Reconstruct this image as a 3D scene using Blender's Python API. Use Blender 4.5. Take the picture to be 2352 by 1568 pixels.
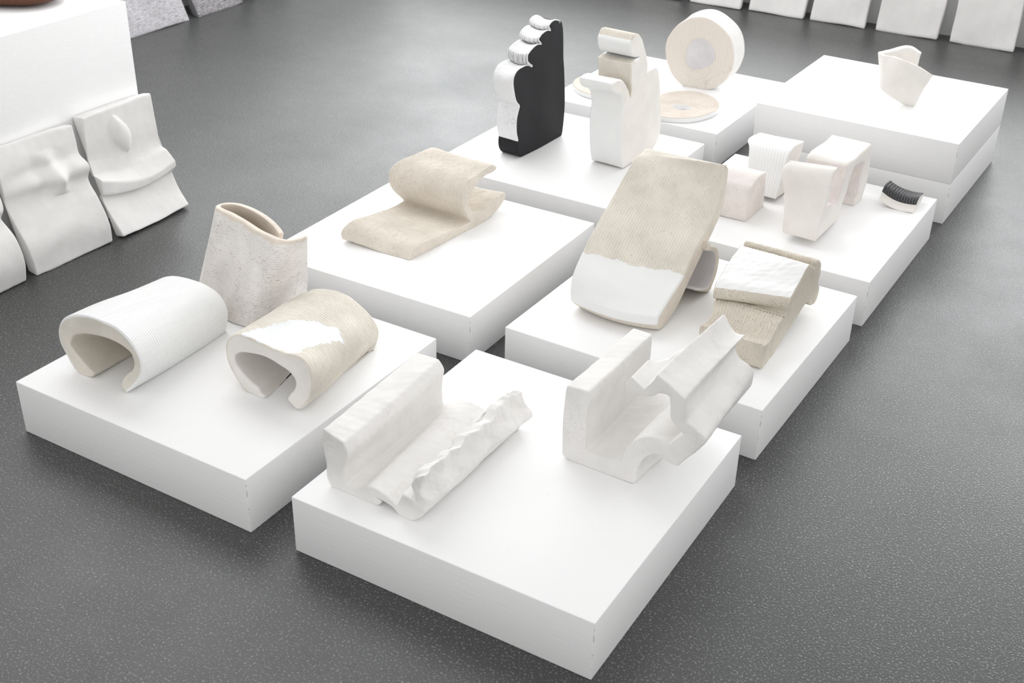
import bpy, bmesh, math, random
import numpy as np
from mathutils import Matrix, Vector

for o in list(bpy.data.objects):
    bpy.data.objects.remove(o, do_unlink=True)
SC = bpy.context.scene
COL = SC.collection

# ------------------------------------------------------------------ camera
F_PX, PITCH, ROLL, YAW, CZ = 2831.36, 30.0967, 1.2724, -30.8211, 1.68731
pt, rl, yw = math.radians(PITCH), math.radians(ROLL), math.radians(YAW)
fw = Vector((math.sin(yw)*math.cos(pt), math.cos(yw)*math.cos(pt), -math.sin(pt)))
rt = Vector((math.cos(yw), -math.sin(yw), 0)); up = rt.cross(fw)
r2 = math.cos(rl)*rt + math.sin(rl)*up
u2 = -math.sin(rl)*rt + math.cos(rl)*up
cd = bpy.data.cameras.new('camera'); cam = bpy.data.objects.new('camera', cd); COL.objects.link(cam)
cam.matrix_world = Matrix(((r2.x, u2.x, -fw.x, 0), (r2.y, u2.y, -fw.y, 0), (r2.z, u2.z, -fw.z, CZ), (0, 0, 0, 1)))
cd.sensor_width = 36.0; cd.lens = F_PX/2352*36.0
cd.clip_start = 0.05
cd.dof.use_dof = True; cd.dof.focus_distance = 3.15; cd.dof.aperture_fstop = 7.0
SC.camera = cam

# ------------------------------------------------------------------ world, lights, exposure
W = bpy.data.worlds.new('world'); SC.world = W; W.use_nodes = True
nt = W.node_tree; bg = nt.nodes['Background']
# soft interior light: bright plastered room in front and to the right, dimmer towards the window side
tc = nt.nodes.new('ShaderNodeTexCoord'); dt = nt.nodes.new('ShaderNodeVectorMath'); dt.operation = 'DOT_PRODUCT'
dt.inputs[1].default_value = (0.75, -0.65, 0.0); nt.links.new(tc.outputs['Generated'], dt.inputs[0])
mr = nt.nodes.new('ShaderNodeMapRange'); mr.inputs[1].default_value = -1; mr.inputs[2].default_value = 1
mr.inputs[3].default_value = 0.42; mr.inputs[4].default_value = 1.18
nt.links.new(dt.outputs['Value'], mr.inputs[0]); nt.links.new(mr.outputs[0], bg.inputs[1])
bg.inputs[0].default_value = (1.0, 0.995, 0.99, 1)
def window_light(name, loc, rot, sx, sy, watts, col):
    l = bpy.data.lights.new(name, 'AREA'); l.shape = 'RECTANGLE'; l.size = sx; l.size_y = sy
    l.energy = watts; l.color = col
    o = bpy.data.objects.new(name, l); COL.objects.link(o)
    o.location = loc; o.rotation_euler = [math.radians(a) for a in rot]
    return o
window_light('window_light_back', (-4.6, 8.6, 2.1), (-84, 0, 6), 13.0, 3.2, 700, (0.97, 0.99, 1.0))
window_light('skylight', (-6.2, 4.6, 4.4), (0, 0, 0), 7.5, 3.0, 210, (0.99, 0.995, 1.0))
SC.view_settings.view_transform = 'Standard'; SC.view_settings.look = 'None'
SC.view_settings.gamma = 1.0; SC.view_settings.use_curve_mapping = False
SC.view_settings.exposure = 0.02

# ------------------------------------------------------------------ materials
def mat(name, base, rough=0.8, spec=0.3):
    m = bpy.data.materials.new(name); m.use_nodes = True
    nt = m.node_tree; b = nt.nodes['Principled BSDF']
    b.inputs['Base Color'].default_value = (*base, 1); b.inputs['Roughness'].default_value = rough
    b.inputs['Specular IOR Level'].default_value = spec
    return m, nt, b
def N(nt, t, **k):
    n = nt.nodes.new(t)
    for a, v in k.items(): setattr(n, a, v)
    return n
def coords(nt, scale=(1, 1, 1)):
    tc = N(nt, 'ShaderNodeTexCoord'); mp = N(nt, 'ShaderNodeMapping'); mp.inputs['Scale'].default_value = scale
    nt.links.new(tc.outputs['Object'], mp.inputs['Vector']); return mp.outputs['Vector']
def noise(nt, vec, scale, detail=3, rough=0.6):
    n = N(nt, 'ShaderNodeTexNoise'); n.inputs['Scale'].default_value = scale
    n.inputs['Detail'].default_value = detail; n.inputs['Roughness'].default_value = rough
    nt.links.new(vec, n.inputs['Vector']); return n.outputs['Fac']
def ramp(nt, fac, stops):
    r = N(nt, 'ShaderNodeValToRGB'); e = r.color_ramp.elements
    while len(e) > 1: e.remove(e[-1])
    e[0].position = stops[0][0]; e[0].color = stops[0][1]
    for p, c in stops[1:]:
        q = e.new(p); q.color = c
    nt.links.new(fac, r.inputs['Fac']); return r.outputs['Color']
def g(v): return (v, v, v, 1)
def mix(nt, fac, a, b, mode='MIX'):
    m = N(nt, 'ShaderNodeMix', data_type='RGBA', blend_type=mode)
    for s, i in ((fac, 0), (a, 6), (b, 7)):
        if isinstance(s, (int, float)): m.inputs[i].default_value = s
        elif isinstance(s, tuple): m.inputs[i].default_value = s
        else: nt.links.new(s, m.inputs[i])
    return m.outputs[2]
def math_(nt, op, a, b=None):
    m = N(nt, 'ShaderNodeMath', operation=op)
    for i, s in enumerate((a, b)):
        if s is None: continue
        if isinstance(s, (int, float)): m.inputs[i].default_value = s
        else: nt.links.new(s, m.inputs[i])
    return m.outputs[0]
def bump(nt, b, h, dist, strength=1.0):
    n = N(nt, 'ShaderNodeBump'); n.inputs['Distance'].default_value = dist; n.inputs['Strength'].default_value = strength
    nt.links.new(h, n.inputs['Height']); nt.links.new(n.outputs[0], b.inputs['Normal']); return n

def clay(name, base, pit=(0.35, 0.27, 0.18), pits=0.5, rough=0.85, grain=0.0008, cracks=0.0, spec=0.25, tint=0.06, pscale=330, stretch=(1, 1, 1), edge=None):
    """fired clay: mottled base, fine grain bump, small dark pits, optional crazing cracks"""
    m, nt, b = mat(name, base, rough, spec)
    v = coords(nt); vs = coords(nt, stretch)
    n1 = noise(nt, v, 14, 4); n2 = noise(nt, v, 420, 3, 0.7)
    lo = tuple(c*(1-tint*2.2) for c in base)
    col = mix(nt, ramp(nt, n1, [(0.35, g(0)), (0.65, g(1))]), (*lo, 1), (*base, 1))
    pn = noise(nt, vs, pscale, 2, 0.6); cl = noise(nt, v, 30, 2)
    lo_ = 0.69-0.05*pits
    thr = math_(nt, 'MULTIPLY', ramp(nt, pn, [(lo_, g(0)), (lo_+0.05, g(1.0 if pits > 0 else 0.0))]), ramp(nt, cl, [(0.40, g(0.25)), (0.62, g(1))]))
    col = mix(nt, thr, col, (*pit, 1))
    h = math_(nt, 'SUBTRACT', math_(nt, 'MULTIPLY', n2, 0.6), math_(nt, 'MULTIPLY', thr, 0.9))
    if cracks > 0:
        wv = N(nt, 'ShaderNodeVectorMath', operation='MULTIPLY_ADD'); nn = N(nt, 'ShaderNodeTexNoise'); nn.inputs['Scale'].default_value = 60
        nt.links.new(v, nn.inputs['Vector']); nt.links.new(nn.outputs['Color'], wv.inputs[0]); wv.inputs[1].default_value = (0.045, 0.045, 0.045); nt.links.new(v, wv.inputs[2])
        vo = N(nt, 'ShaderNodeTexVoronoi', feature='DISTANCE_TO_EDGE'); vo.inputs['Scale'].default_value = 60
        nt.links.new(wv.outputs[0], vo.inputs['Vector'])
        area = ramp(nt, noise(nt, v, 11, 2), [(0.50, g(0.12)), (0.66, g(1))])
        ck = math_(nt, 'MULTIPLY', ramp(nt, vo.outputs['Distance'], [(0.0, g(1)), (0.022, g(0))]), area)
        ck = math_(nt, 'MULTIPLY', ck, cracks)
        col = mix(nt, ck, col, (*pit, 1)); h = math_(nt, 'SUBTRACT', h, ck)
    nt.links.new(col, b.inputs['Base Color'])
    bump(nt, b, h, grain)
    return m

M_CREAM = clay('cream_ribbed_clay', (0.79, 0.745, 0.665), pits=0.35)
M_CREAMD = clay('sandy_grogged_clay', (0.70, 0.645, 0.555), pit=(0.33, 0.25, 0.17), pits=1.3, pscale=420, grain=0.0014)
M_CREAML = clay('pale_sandy_clay', (0.79, 0.73, 0.645), pit=(0.36, 0.27, 0.18), pits=1.0, pscale=380, grain=0.0011)
M_RIM = clay('warm_cream_clay', (0.84, 0.76, 0.67), pits=0.3, cracks=0.3, grain=0.0012)
M_BODY = clay('matte_bone_clay', (0.83, 0.80, 0.76), pits=0.0, grain=0.0005, tint=0.03)
M_PINK = clay('blush_clay', (0.85, 0.79, 0.76), pits=0.2, grain=0.0012)
M_WHITE = clay('white_chalky_clay', (0.85, 0.835, 0.815), pit=(0.5, 0.4, 0.32), pits=0.0, cracks=0.24, grain=0.0012, tint=0.03)
M_TILE = clay('white_plaster_clay', (0.84, 0.825, 0.81), pit=(0.5, 0.4, 0.3), pits=0.0, grain=0.0006, tint=0.03, stretch=(1, 1, 1))
M_PITTED = clay('white_pitted_clay', (0.89, 0.86, 0.83), pit=(0.42, 0.27, 0.18), pits=0.9, pscale=120, stretch=(1, 1, 3.2), cracks=0.35, grain=0.0016)
M_WGLAZE = clay('milky_white_glaze', (0.86, 0.865, 0.86), pit=(0.5, 0.4, 0.32), pits=-0.2, rough=0.42, spec=0.5, grain=0.0009, tint=0.01)
M_GLOSS = clay('glossy_white_glaze', (0.76, 0.77, 0.78), pits=-1.0, rough=0.22, spec=0.5, grain=0.0012, tint=0.01)
M_BLACK = clay('black_clay', (0.018, 0.018, 0.021), pit=(0.10, 0.10, 0.11), pits=0.4, rough=0.75, grain=0.0012, pscale=420)
M_BLACKG = clay('black_glazed_comb', (0.03, 0.03, 0.034), pits=-1, rough=0.45, spec=0.6, grain=0.0006)
M_CRACKLE = clay('crackled_white_glaze', (0.85, 0.85, 0.86), pit=(0.03, 0.03, 0.035), pits=0.25, pscale=260, rough=0.45, cracks=0.6, grain=0.0009, tint=0.01)
M_LILAC = clay('lilac_grey_glaze', (0.72, 0.70, 0.71), pits=-1, rough=0.5, grain=0.0004)
M_BROWN = clay('speckled_brown_glaze', (0.11, 0.042, 0.022), pit=(0.4, 0.25, 0.15), pits=0.9, pscale=240, rough=0.4, spec=0.3)

def make_paint():
    m, nt, b = mat('white_plinth_paint', (0.90, 0.90, 0.90), 0.5, 0.3)
    v = coords(nt)
    # brush marks run along the boards
    a = noise(nt, coords(nt, (3, 3, 160)), 3, 3); c = noise(nt, v, 260, 2)
    h = math_(nt, 'ADD', a, math_(nt, 'MULTIPLY', c, 0.35))
    bump(nt, b, h, 0.0007)
    # chipped paint showing board on the front vertical corner and the bottom rim
    s = N(nt, 'ShaderNodeSeparateXYZ'); nt.links.new(v, s.inputs[0])
    e = math_(nt, 'MAXIMUM', math_(nt, 'ABSOLUTE', s.outputs[0]), math_(nt, 'ABSOLUTE', s.outputs[1]))
    e = math_(nt, 'MULTIPLY', math_(nt, 'LESS_THAN', e, 0.0015), ramp(nt, noise(nt, v, 34, 3, 0.7), [(0.50, g(0)), (0.56, g(0.65))]))
    col = mix(nt, e, (0.90, 0.90, 0.90, 1), (0.33, 0.27, 0.2, 1))
    sp = ramp(nt, noise(nt, v, 190, 1), [(0.80, g(0)), (0.82, g(0.8))])
    col = mix(nt, sp, col, (0.4, 0.38, 0.35, 1))
    nt.links.new(col, b.inputs['Base Color'])
    return m
M_PAINT = make_paint()

def make_floor():
    m, nt, b = mat('grey_epoxy_floor', (0.1, 0.1, 0.1), 0.33, 0.5)
    v = coords(nt)
    big = noise(nt, v, 1.3, 4, 0.6); fine = noise(nt, v, 420, 2, 0.6); mid = noise(nt, v, 210, 2, 0.5)
    col = mix(nt, ramp(nt, big, [(0.3, g(0)), (0.7, g(1))]), (*(0.036,0.038,0.037), 1), (*(0.052,0.054,0.052), 1))
    # glints off the bumps painted as pale flecks, plus a few dark crumbs
    col = mix(nt, ramp(nt, mid, [(0.57, g(0)), (0.68, g(0.45))]), col, (0.36, 0.37, 0.36, 1))
    cr = ramp(nt, noise(nt, v, 55, 1), [(0.797, g(0)), (0.80, g(1))])
    col = mix(nt, cr, col, (0.03, 0.026, 0.02, 1))
    nt.links.new(col, b.inputs['Base Color'])
    r = N(nt, 'ShaderNodeMapRange'); nt.links.new(noise(nt, v, 2.2, 5, 0.65), r.inputs[0])
    r.inputs[1].default_value = 0.3; r.inputs[2].default_value = 0.7; r.inputs[3].default_value = 0.30; r.inputs[4].default_value = 0.42
    nt.links.new(r.outputs[0], b.inputs['Roughness'])
    b.inputs['Specular IOR Level'].default_value = 0.6
    h = math_(nt, 'ADD', math_(nt, 'MULTIPLY', fine, 0.4), mid)
    bump(nt, b, h, 0.00065)
    return m
M_FLOOR = make_floor()
M_WALL, nt_, b_ = mat('white_wall_paint', (0.83, 0.83, 0.83), 0.7, 0.2)
bump(nt_, b_, noise(nt_, coords(nt_), 150, 2), 0.0005)

def make_woodgrain(name, light, dark, lo, hi):
    m, nt, b = mat(name, light, 0.6, 0.35)
    a = noise(nt, coords(nt, (10, 9, 120)), 4, 6, 0.75); c = noise(nt, coords(nt, (60, 130, 7)), 3, 3, 0.6)
    f = math_(nt, 'ADD', math_(nt, 'MULTIPLY', a, 0.72), math_(nt, 'MULTIPLY', c, 0.28))
    col = ramp(nt, f, [(lo, (*dark, 1)), (hi, (*light, 1))])
    nt.links.new(col, b.inputs['Base Color']); bump(nt, b, f, 0.002)
    return m
M_WOODL = make_woodgrain('pale_woodgrain_clay', (0.62, 0.61, 0.64), (0.22, 0.19, 0.20), 0.38, 0.56)
M_WOODD = make_woodgrain('dark_woodgrain_clay', (0.46, 0.45, 0.47), (0.05, 0.035, 0.035), 0.40, 0.58)
M_GREYSIDE, _n, _b = mat('grey_slip', (0.2, 0.2, 0.21), 0.5, 0.4)

# ------------------------------------------------------------------ geometry helpers
RS = np.random.RandomState(7)
_K = RS.normal(size=(14, 3)); _K /= np.linalg.norm(_K, axis=1)[:, None]; _K *= (2**RS.uniform(0, 2.6, 14))[:, None]
_PH = RS.uniform(0, 6.28, 14)
def lump(P, scale, amp, seed=0):
    """smooth pseudo-random 3D offset: sum of sine waves"""
    Q = (P/scale)@_K.T + _PH*(1+seed*0.37)
    a = 1/np.sqrt(np.linalg.norm(_K, axis=1))
    w = np.stack([(np.sin(Q)*a).sum(1), (np.sin(Q+2.1)*a).sum(1), (np.sin(Q+4.4)*a).sum(1)], 1)
    return w*(amp/3.0)

def props(o, label=None, cat=None, group=None, kind=None):
    if label: o['label'] = label
    if cat: o['category'] = cat
    if group: o['group'] = group
    if kind: o['kind'] = kind
    return o
def empty(name, loc, label, cat, group=None):
    o = bpy.data.objects.new(name, None); COL.objects.link(o); o.location = loc
    o.empty_display_size = 0.05
    return props(o, label, cat, group)
def link_mesh(name, verts, faces, material, parent=None, origin=(0, 0, 0), smooth=True, angle=38, recalc=False):
    V = np.asarray(verts, float)-np.asarray(origin, float)
    me = bpy.data.meshes.new(name); me.from_pydata(V.tolist(), [], faces); me.validate(); me.update()
    if recalc:
        bm = bmesh.new(); bm.from_mesh(me); bmesh.ops.recalc_face_normals(bm, faces=bm.faces); bm.to_mesh(me); bm.free()
    for mm in (material if isinstance(material, (list, tuple)) else [material]): me.materials.append(mm)
    if smooth:
        me.polygons.foreach_set('use_smooth', [True]*len(me.polygons))
        me.set_sharp_from_angle(angle=math.radians(angle))
    o = bpy.data.objects.new(name, me); COL.objects.link(o)
    if parent is not None: o.parent = parent
    else: o.location = origin
    return o

def dens(A, B, reg, step):
    """resample a closed key polygon (both ends together): rounded where it bends gently, straight at corners"""
    n = len(A); T = [None]*n; corner = [False]*n
    for i in range(n):
        a, b = A[i]-A[i-1], A[(i+1) % n]-A[i]
        c = a@b/(np.linalg.norm(a)*np.linalg.norm(b)+1e-9); corner[i] = c < 0.62
    oa, ob, rr = [], [], []
    for i in range(n):
        j = (i+1) % n; L = max(np.linalg.norm(A[j]-A[i]), np.linalg.norm(B[j]-B[i])); k = max(1, int(round(L/step)))
        for q in range(k):
            t = q/k; res = []
            for P in (A, B):
                p1, p2 = P[i], P[j]; l = np.linalg.norm(p2-p1)
                def tan(x, xp, xn):
                    d1, d2 = x-xp, xn-x; l1, l2 = np.linalg.norm(d1)+1e-9, np.linalg.norm(d2)+1e-9
                    v = d1/l1+d2/l2; return v/(np.linalg.norm(v)+1e-9)*l
                m1 = (p2-p1) if corner[i] else tan(p1, P[i-1], p2)
                m2 = (p2-p1) if corner[j] else tan(p2, p1, P[(j+1) % n])
                h = (2*t**3-3*t**2+1)*p1+(t**3-2*t**2+t)*m1+(-2*t**3+3*t**2)*p2+(t**3-t**2)*m2
                res.append(h)
            oa.append(res[0]); ob.append(res[1]); rr.append(reg[i])
    return np.array(oa), np.array(ob), np.array(rr)
def lap(P, k):
    for _ in range(k): P = 0.5*P+0.25*(np.roll(P, 1, 0)+np.roll(P, -1, 0))
    return P
def ribwave(w, sharp=1.0):
    s = np.abs(np.sin(np.pi*w)); return s**0.6*1.0-0.6 if sharp >= 1 else np.sin(2*np.pi*w)*0.5

def cap_fill(P, axu, h):
    """triangles filling a closed end outline, with inner points so the end can undulate"""
    from mathutils.geometry import delaunay_2d_cdt
    u = np.cross(axu, [0, 0, 1.0]); u /= np.linalg.norm(u)+1e-9
    if abs(axu[2]) > 0.9: u = np.array([1.0, 0, 0])
    v = np.cross(axu, u); v /= np.linalg.norm(v)
    n = len(P); Q = np.stack([P@u, P@v], 1)
    E = [(i, (i+1) % n) for i in range(n)]
    xs = np.arange(Q[:, 0].min()+h/2, Q[:, 0].max(), h); ys = np.arange(Q[:, 1].min()+h/2, Q[:, 1].max(), h)
    extra = []
    for x in xs:
        for y in ys:
            d = np.min((Q[:, 0]-x)**2+(Q[:, 1]-y)**2)
            if d < (h*0.45)**2: continue
            y0, y1 = Q[:, 1], np.roll(Q[:, 1], -1); x0, x1 = Q[:, 0], np.roll(Q[:, 0], -1)
            cr = (y0 > y) != (y1 > y); xi = x0+(y-y0)/np.where(np.abs(y1-y0) < 1e-12, 1e-12, y1-y0)*(x1-x0)
            if (cr & (xi > x)).sum() % 2: extra.append((x, y))
    pts = [Vector((float(a), float(b))) for a, b in list(map(tuple, Q))+extra]
    vo, _, fo, ov, _, _ = delaunay_2d_cdt(pts, E, [], 1, 1e-7)
    m2 = {}; new = []
    d0 = P@axu
    for k, (co, src) in enumerate(zip(vo, ov)):
        s_ = [q for q in src if q < n]
        if s_: m2[k] = s_[0]
        else:
            w = 1/((Q[:, 0]-co[0])**2+(Q[:, 1]-co[1])**2+1e-8)
            dd = (w*d0).sum()/w.sum(); new.append(u*co[0]+v*co[1]+axu*dd); m2[k] = n+len(new)-1
    tris = []
    for f in fo:
        f = [m2[q] for q in f]
        for a in range(1, len(f)-1): tris.append((f[0], f[a], f[a+1]))
    return np.array(new) if new else np.zeros((0, 3)), tris
def loft(name, keys, mats, origin, base=None, step=0.0045, m=60, smooth=2, cap_r=0.004, ribs=None, amp=0.0012, ribreg=(1,),
         lumps=(0.09, 0.002), fine=None, split=None, warp=None, parent=None, part='body', parts=None, seed=0, bow=None, wob=0.15, wobble=None, ribmask=None):
    """clay form: closed profile carried from one end to the other, with wire-cut ribs, rounded end edges and hand-made unevenness.
       mats: {region: material}; parts: {region: part name}"""
    K = np.array([k[:6] for k in keys], float)/1000; reg = [k[6] for k in keys]
    A, B, R = dens(K[:, :3], K[:, 3:], reg, step)
    A, B = lap(A, smooth), lap(B, smooth)
    n = len(A)
    ax = (B-A).mean(0); Lax = np.linalg.norm(ax); axu = ax/Lax
    def pn(P):
        t = np.roll(P, -1, 0)-np.roll(P, 1, 0); v = np.cross(t, axu); return v/(np.linalg.norm(v, axis=1)[:, None]+1e-9)
    c = A.mean(0); area = (np.cross(A-c, np.roll(A, -1, 0)-c)@axu).sum()
    sg = 1.0 if area > 0 else -1.0
    r = cap_r; ts = [0, r*0.12, r*0.5, r]; ins = [r, r*0.5, r*0.13, 0]
    if r <= 0: ts, ins = [0], [0]
    mid = np.linspace(r, Lax-r, m)[1:-1]
    stations = [(t/Lax, i) for t, i in zip(ts, ins)]+[(t/Lax, 0) for t in mid]+[(1-t/Lax, i) for t, i in zip(ts[::-1], ins[::-1])]
    mask = np.isin(R, ribreg).astype(float)
    for _ in range(4): mask = 0.5*mask+0.25*(np.roll(mask, 1)+np.roll(mask, -1))
    s = np.concatenate([[0], np.cumsum(np.linalg.norm(np.diff(A, axis=0), axis=1))])
    rows = []
    for t, inset in stations:
        P = A*(1-t)+B*t
        nn = pn(P)*sg
        if inset: P = P-nn*inset
        if ribs:
            w = t*Lax/ribs + wob*np.sin(s*23+seed)+wob*0.7*np.sin(s*61+2*seed)
            P = P+nn*(ribwave(w)*amp*mask*(ribmask(P) if ribmask is not None else 1.0))[:, None]
        if bow is not None: P = bow(P, t, R)
        rows.append(P)
    caps = []; base_n = len(rows)*n
    for which, P in ((-1, rows[0]), (-2, rows[-1])):
        new, tris = cap_fill(P, axu, 0.012)
        st = 0 if which == -1 else (len(stations)-1)*n
        idx = lambda q: st+q if q < n else base_n+q-n
        want = -axu if which == -1 else axu
        allp = np.concatenate([P, new]) if len(new) else P
        for tr in tris:
            nr = np.cross(allp[tr[1]]-allp[tr[0]], allp[tr[2]]-allp[tr[0]])
            if nr@want < 0: tr = tr[::-1]
            caps.append((tuple(idx(q) for q in tr), which))
        if len(new): rows.append(new); base_n += len(new)
    V = np.concatenate(rows)
    if lumps: V = V+lump(V, lumps[0], lumps[1], seed)
    if fine: V = V+lump(V, fine[0], fine[1], seed+3)
    if warp is not None: V = warp(V)
    if base is not None: V[:, 2] = np.maximum(V[:, 2], base)
    if base is not None and V[:, 2].min() > base: V[:, 2] -= V[:, 2].min()-base
    S = len(stations); F = []; FR = []
    for j in range(S-1):
        a = j*n; b = a+n
        for i in range(n):
            i2 = (i+1) % n
            F.append((a+i, a+i2, b+i2, b+i) if sg > 0 else (a+i, b+i, b+i2, a+i2)); FR.append((int(R[i]), i, (stations[j][0]+stations[j+1][0])/2))
    for f, which in caps: F.append(f); FR.append((0, which, 0.0 if which == -1 else 1.0))
    if wobble:
        ra, rb, am = wobble
        for q, (rg, i, t) in enumerate(FR):
            if i >= 0 and rg in (ra, rb):
                i2 = (i+int(round(am*(math.sin(t*Lax*40+seed)+0.6*math.sin(t*Lax*115)+0.3*math.sin(t*Lax*310))/step))) % n
                if R[i2] in (ra, rb): FR[q] = (int(R[i2]), i, t)
    # sort faces into regions
    groups = {}
    for f, (rg, i, t) in zip(F, FR):
        if split is not None:
            cen = V[list(f)].mean(0) if i >= 0 else V[f[0]]
            rg = split(rg, i, t, cen) if i >= 0 else split(0, i, t, cen)
        key = (mats[rg], (parts or {}).get(rg))
        groups.setdefault(key, []).append(f)
    names = {k[1] for k in groups}
    if parts is None or names == {None}:
        used = list({k[0]: 1 for k in groups}); F2 = []; MI = []
        for (mt, _), fs in groups.items():
            F2 += fs; MI += [used.index(mt)]*len(fs)
        o = link_mesh(name if parent is None else part, V, F2, used, parent, origin)
        if len(o.data.polygons) == len(MI): o.data.polygons.foreach_set('material_index', MI)
        return o
    byp = {}
    for (mt, pn_), fs in groups.items(): byp.setdefault(pn_ or part, []).append((mt, fs))
    for pn_, lst in byp.items():
        used = []; F2 = []; MI = []
        for mt, fs in lst:
            if mt not in used: used.append(mt)
            F2 += fs; MI += [used.index(mt)]*len(fs)
        ids = sorted({v for f in F2 for v in f}); mp = {v: q for q, v in enumerate(ids)}
        o = link_mesh(pn_, V[ids], [tuple(mp[v] for v in f) for f in F2], used, parent, origin)
        if len(o.data.polygons) == len(MI): o.data.polygons.foreach_set('material_index', MI)
    return parent

# ------------------------------------------------------------------ setting
def box_mesh(x0, x1, y0, y1, z0, z1):
    V = [(x, y, z) for z in (z0, z1) for (x, y) in ((x0, y0), (x1, y0), (x1, y1), (x0, y1))]
    return V, [(3, 2, 1, 0), (4, 5, 6, 7), (0, 1, 5, 4), (1, 2, 6, 5), (2, 3, 7, 6), (3, 0, 4, 7)]
V, Fc = box_mesh(-5.2, 3.5, -1.5, 6.5, -0.06, 0.0)
props(link_mesh('floor', V, Fc, M_FLOOR, smooth=False), kind='structure')
WALL_Y = 6.215
V, Fc = box_mesh(-4.75, 3.5, WALL_Y, WALL_Y+0.12, 0.0, 0.5)
props(link_mesh('wall_back', V, Fc, M_WALL, smooth=False), kind='structure')
V, Fc = box_mesh(-4.75, -4.63, -1.5, WALL_Y, 0.0, 0.9)
props(link_mesh('wall_left', V, Fc, M_WALL, smooth=False), kind='structure')

# ------------------------------------------------------------------ plinths
def plinth(fx, fy, w, l, rot, z0, z1, label, bev=0.0018, group='low white display plinths'):
    """board box; origin at its front corner, w to the left, l to the back"""
    bm = bmesh.new()
    V, F = box_mesh(-w, 0, 0, l, 0, z1-z0)
    vs = [bm.verts.new(v) for v in V]
    for f in F: bm.faces.new([vs[i] for i in f])
    bmesh.ops.bevel(bm, geom=list(bm.edges), offset=bev, segments=2, affect='EDGES', profile=0.5)
    me = bpy.data.meshes.new('display_plinth'); bm.to_mesh(me); bm.free(); me.materials.append(M_PAINT)
    me.polygons.foreach_set('use_smooth', [True]*len(me.polygons)); me.set_sharp_from_angle(angle=math.radians(50))
    o = bpy.data.objects.new('display_plinth', me); COL.objects.link(o)
    o.location = (fx, fy, z0); o.rotation_euler = (0, 0, math.radians(rot))
    return props(o, label, 'plinth', group)
H = 0.14; HG = 0.137
for fx, fy, w, l, rot, z0, z1, lab in [
    (-1.532, 1.497, 0.708, 0.704, 0.154, 0.0, H, 'low white square plinth at front left carrying three rolled clay tubes'),
    (-0.715, 1.512, 0.700, 0.707, 0.622, 0.0, H, 'low white plinth nearest the camera, carrying two white ribbon-and-wall forms'),
    (-1.523, 2.339, 0.697, 0.697, 0.678, 0.0, H, 'low white plinth carrying only the peeled and curled sandy slab'),
    (-1.523, 3.149, 0.695, 0.686, 0.017, 0.0, H, 'low white plinth under the black stepped sculpture and the bone chair-like one'),
    (-0.721, 2.339, 0.700, 0.677, -0.516, 0.0, H, 'low white plinth under the tall leaning ribbed slab and the glazed folded slab'),
    (-0.711, 3.113, 0.689, 0.694, -0.193, 0.0, H, 'low white plinth carrying small ribbed blocks and the little black comb piece'),
    (-1.528, 3.955, 0.701, 0.690, -0.061, 0.0, HG, 'low white plinth at the back carrying a standing clay ring and two flat discs'),
    (-0.703, 3.948, 0.693, 0.672, -0.701, 0.0, H, 'lower white plinth of the stacked pair at back right'),
    (-0.703, 3.948, 0.693, 0.672, -0.701, H, 2*H, 'upper white plinth of the stacked pair at back right, carrying the clay cup form')]:
    plinth(fx, fy, w, l, rot, z0+(0.0004 if z0 > 0 else 0), z1, lab)
T_X = -3.0; T_H = 0.662
plinth(T_X, 1.0, 0.75, 1.65, 0, 0.0, T_H, 'tall white plinth at the left edge with relief tiles leaning on it', group=None)

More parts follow.
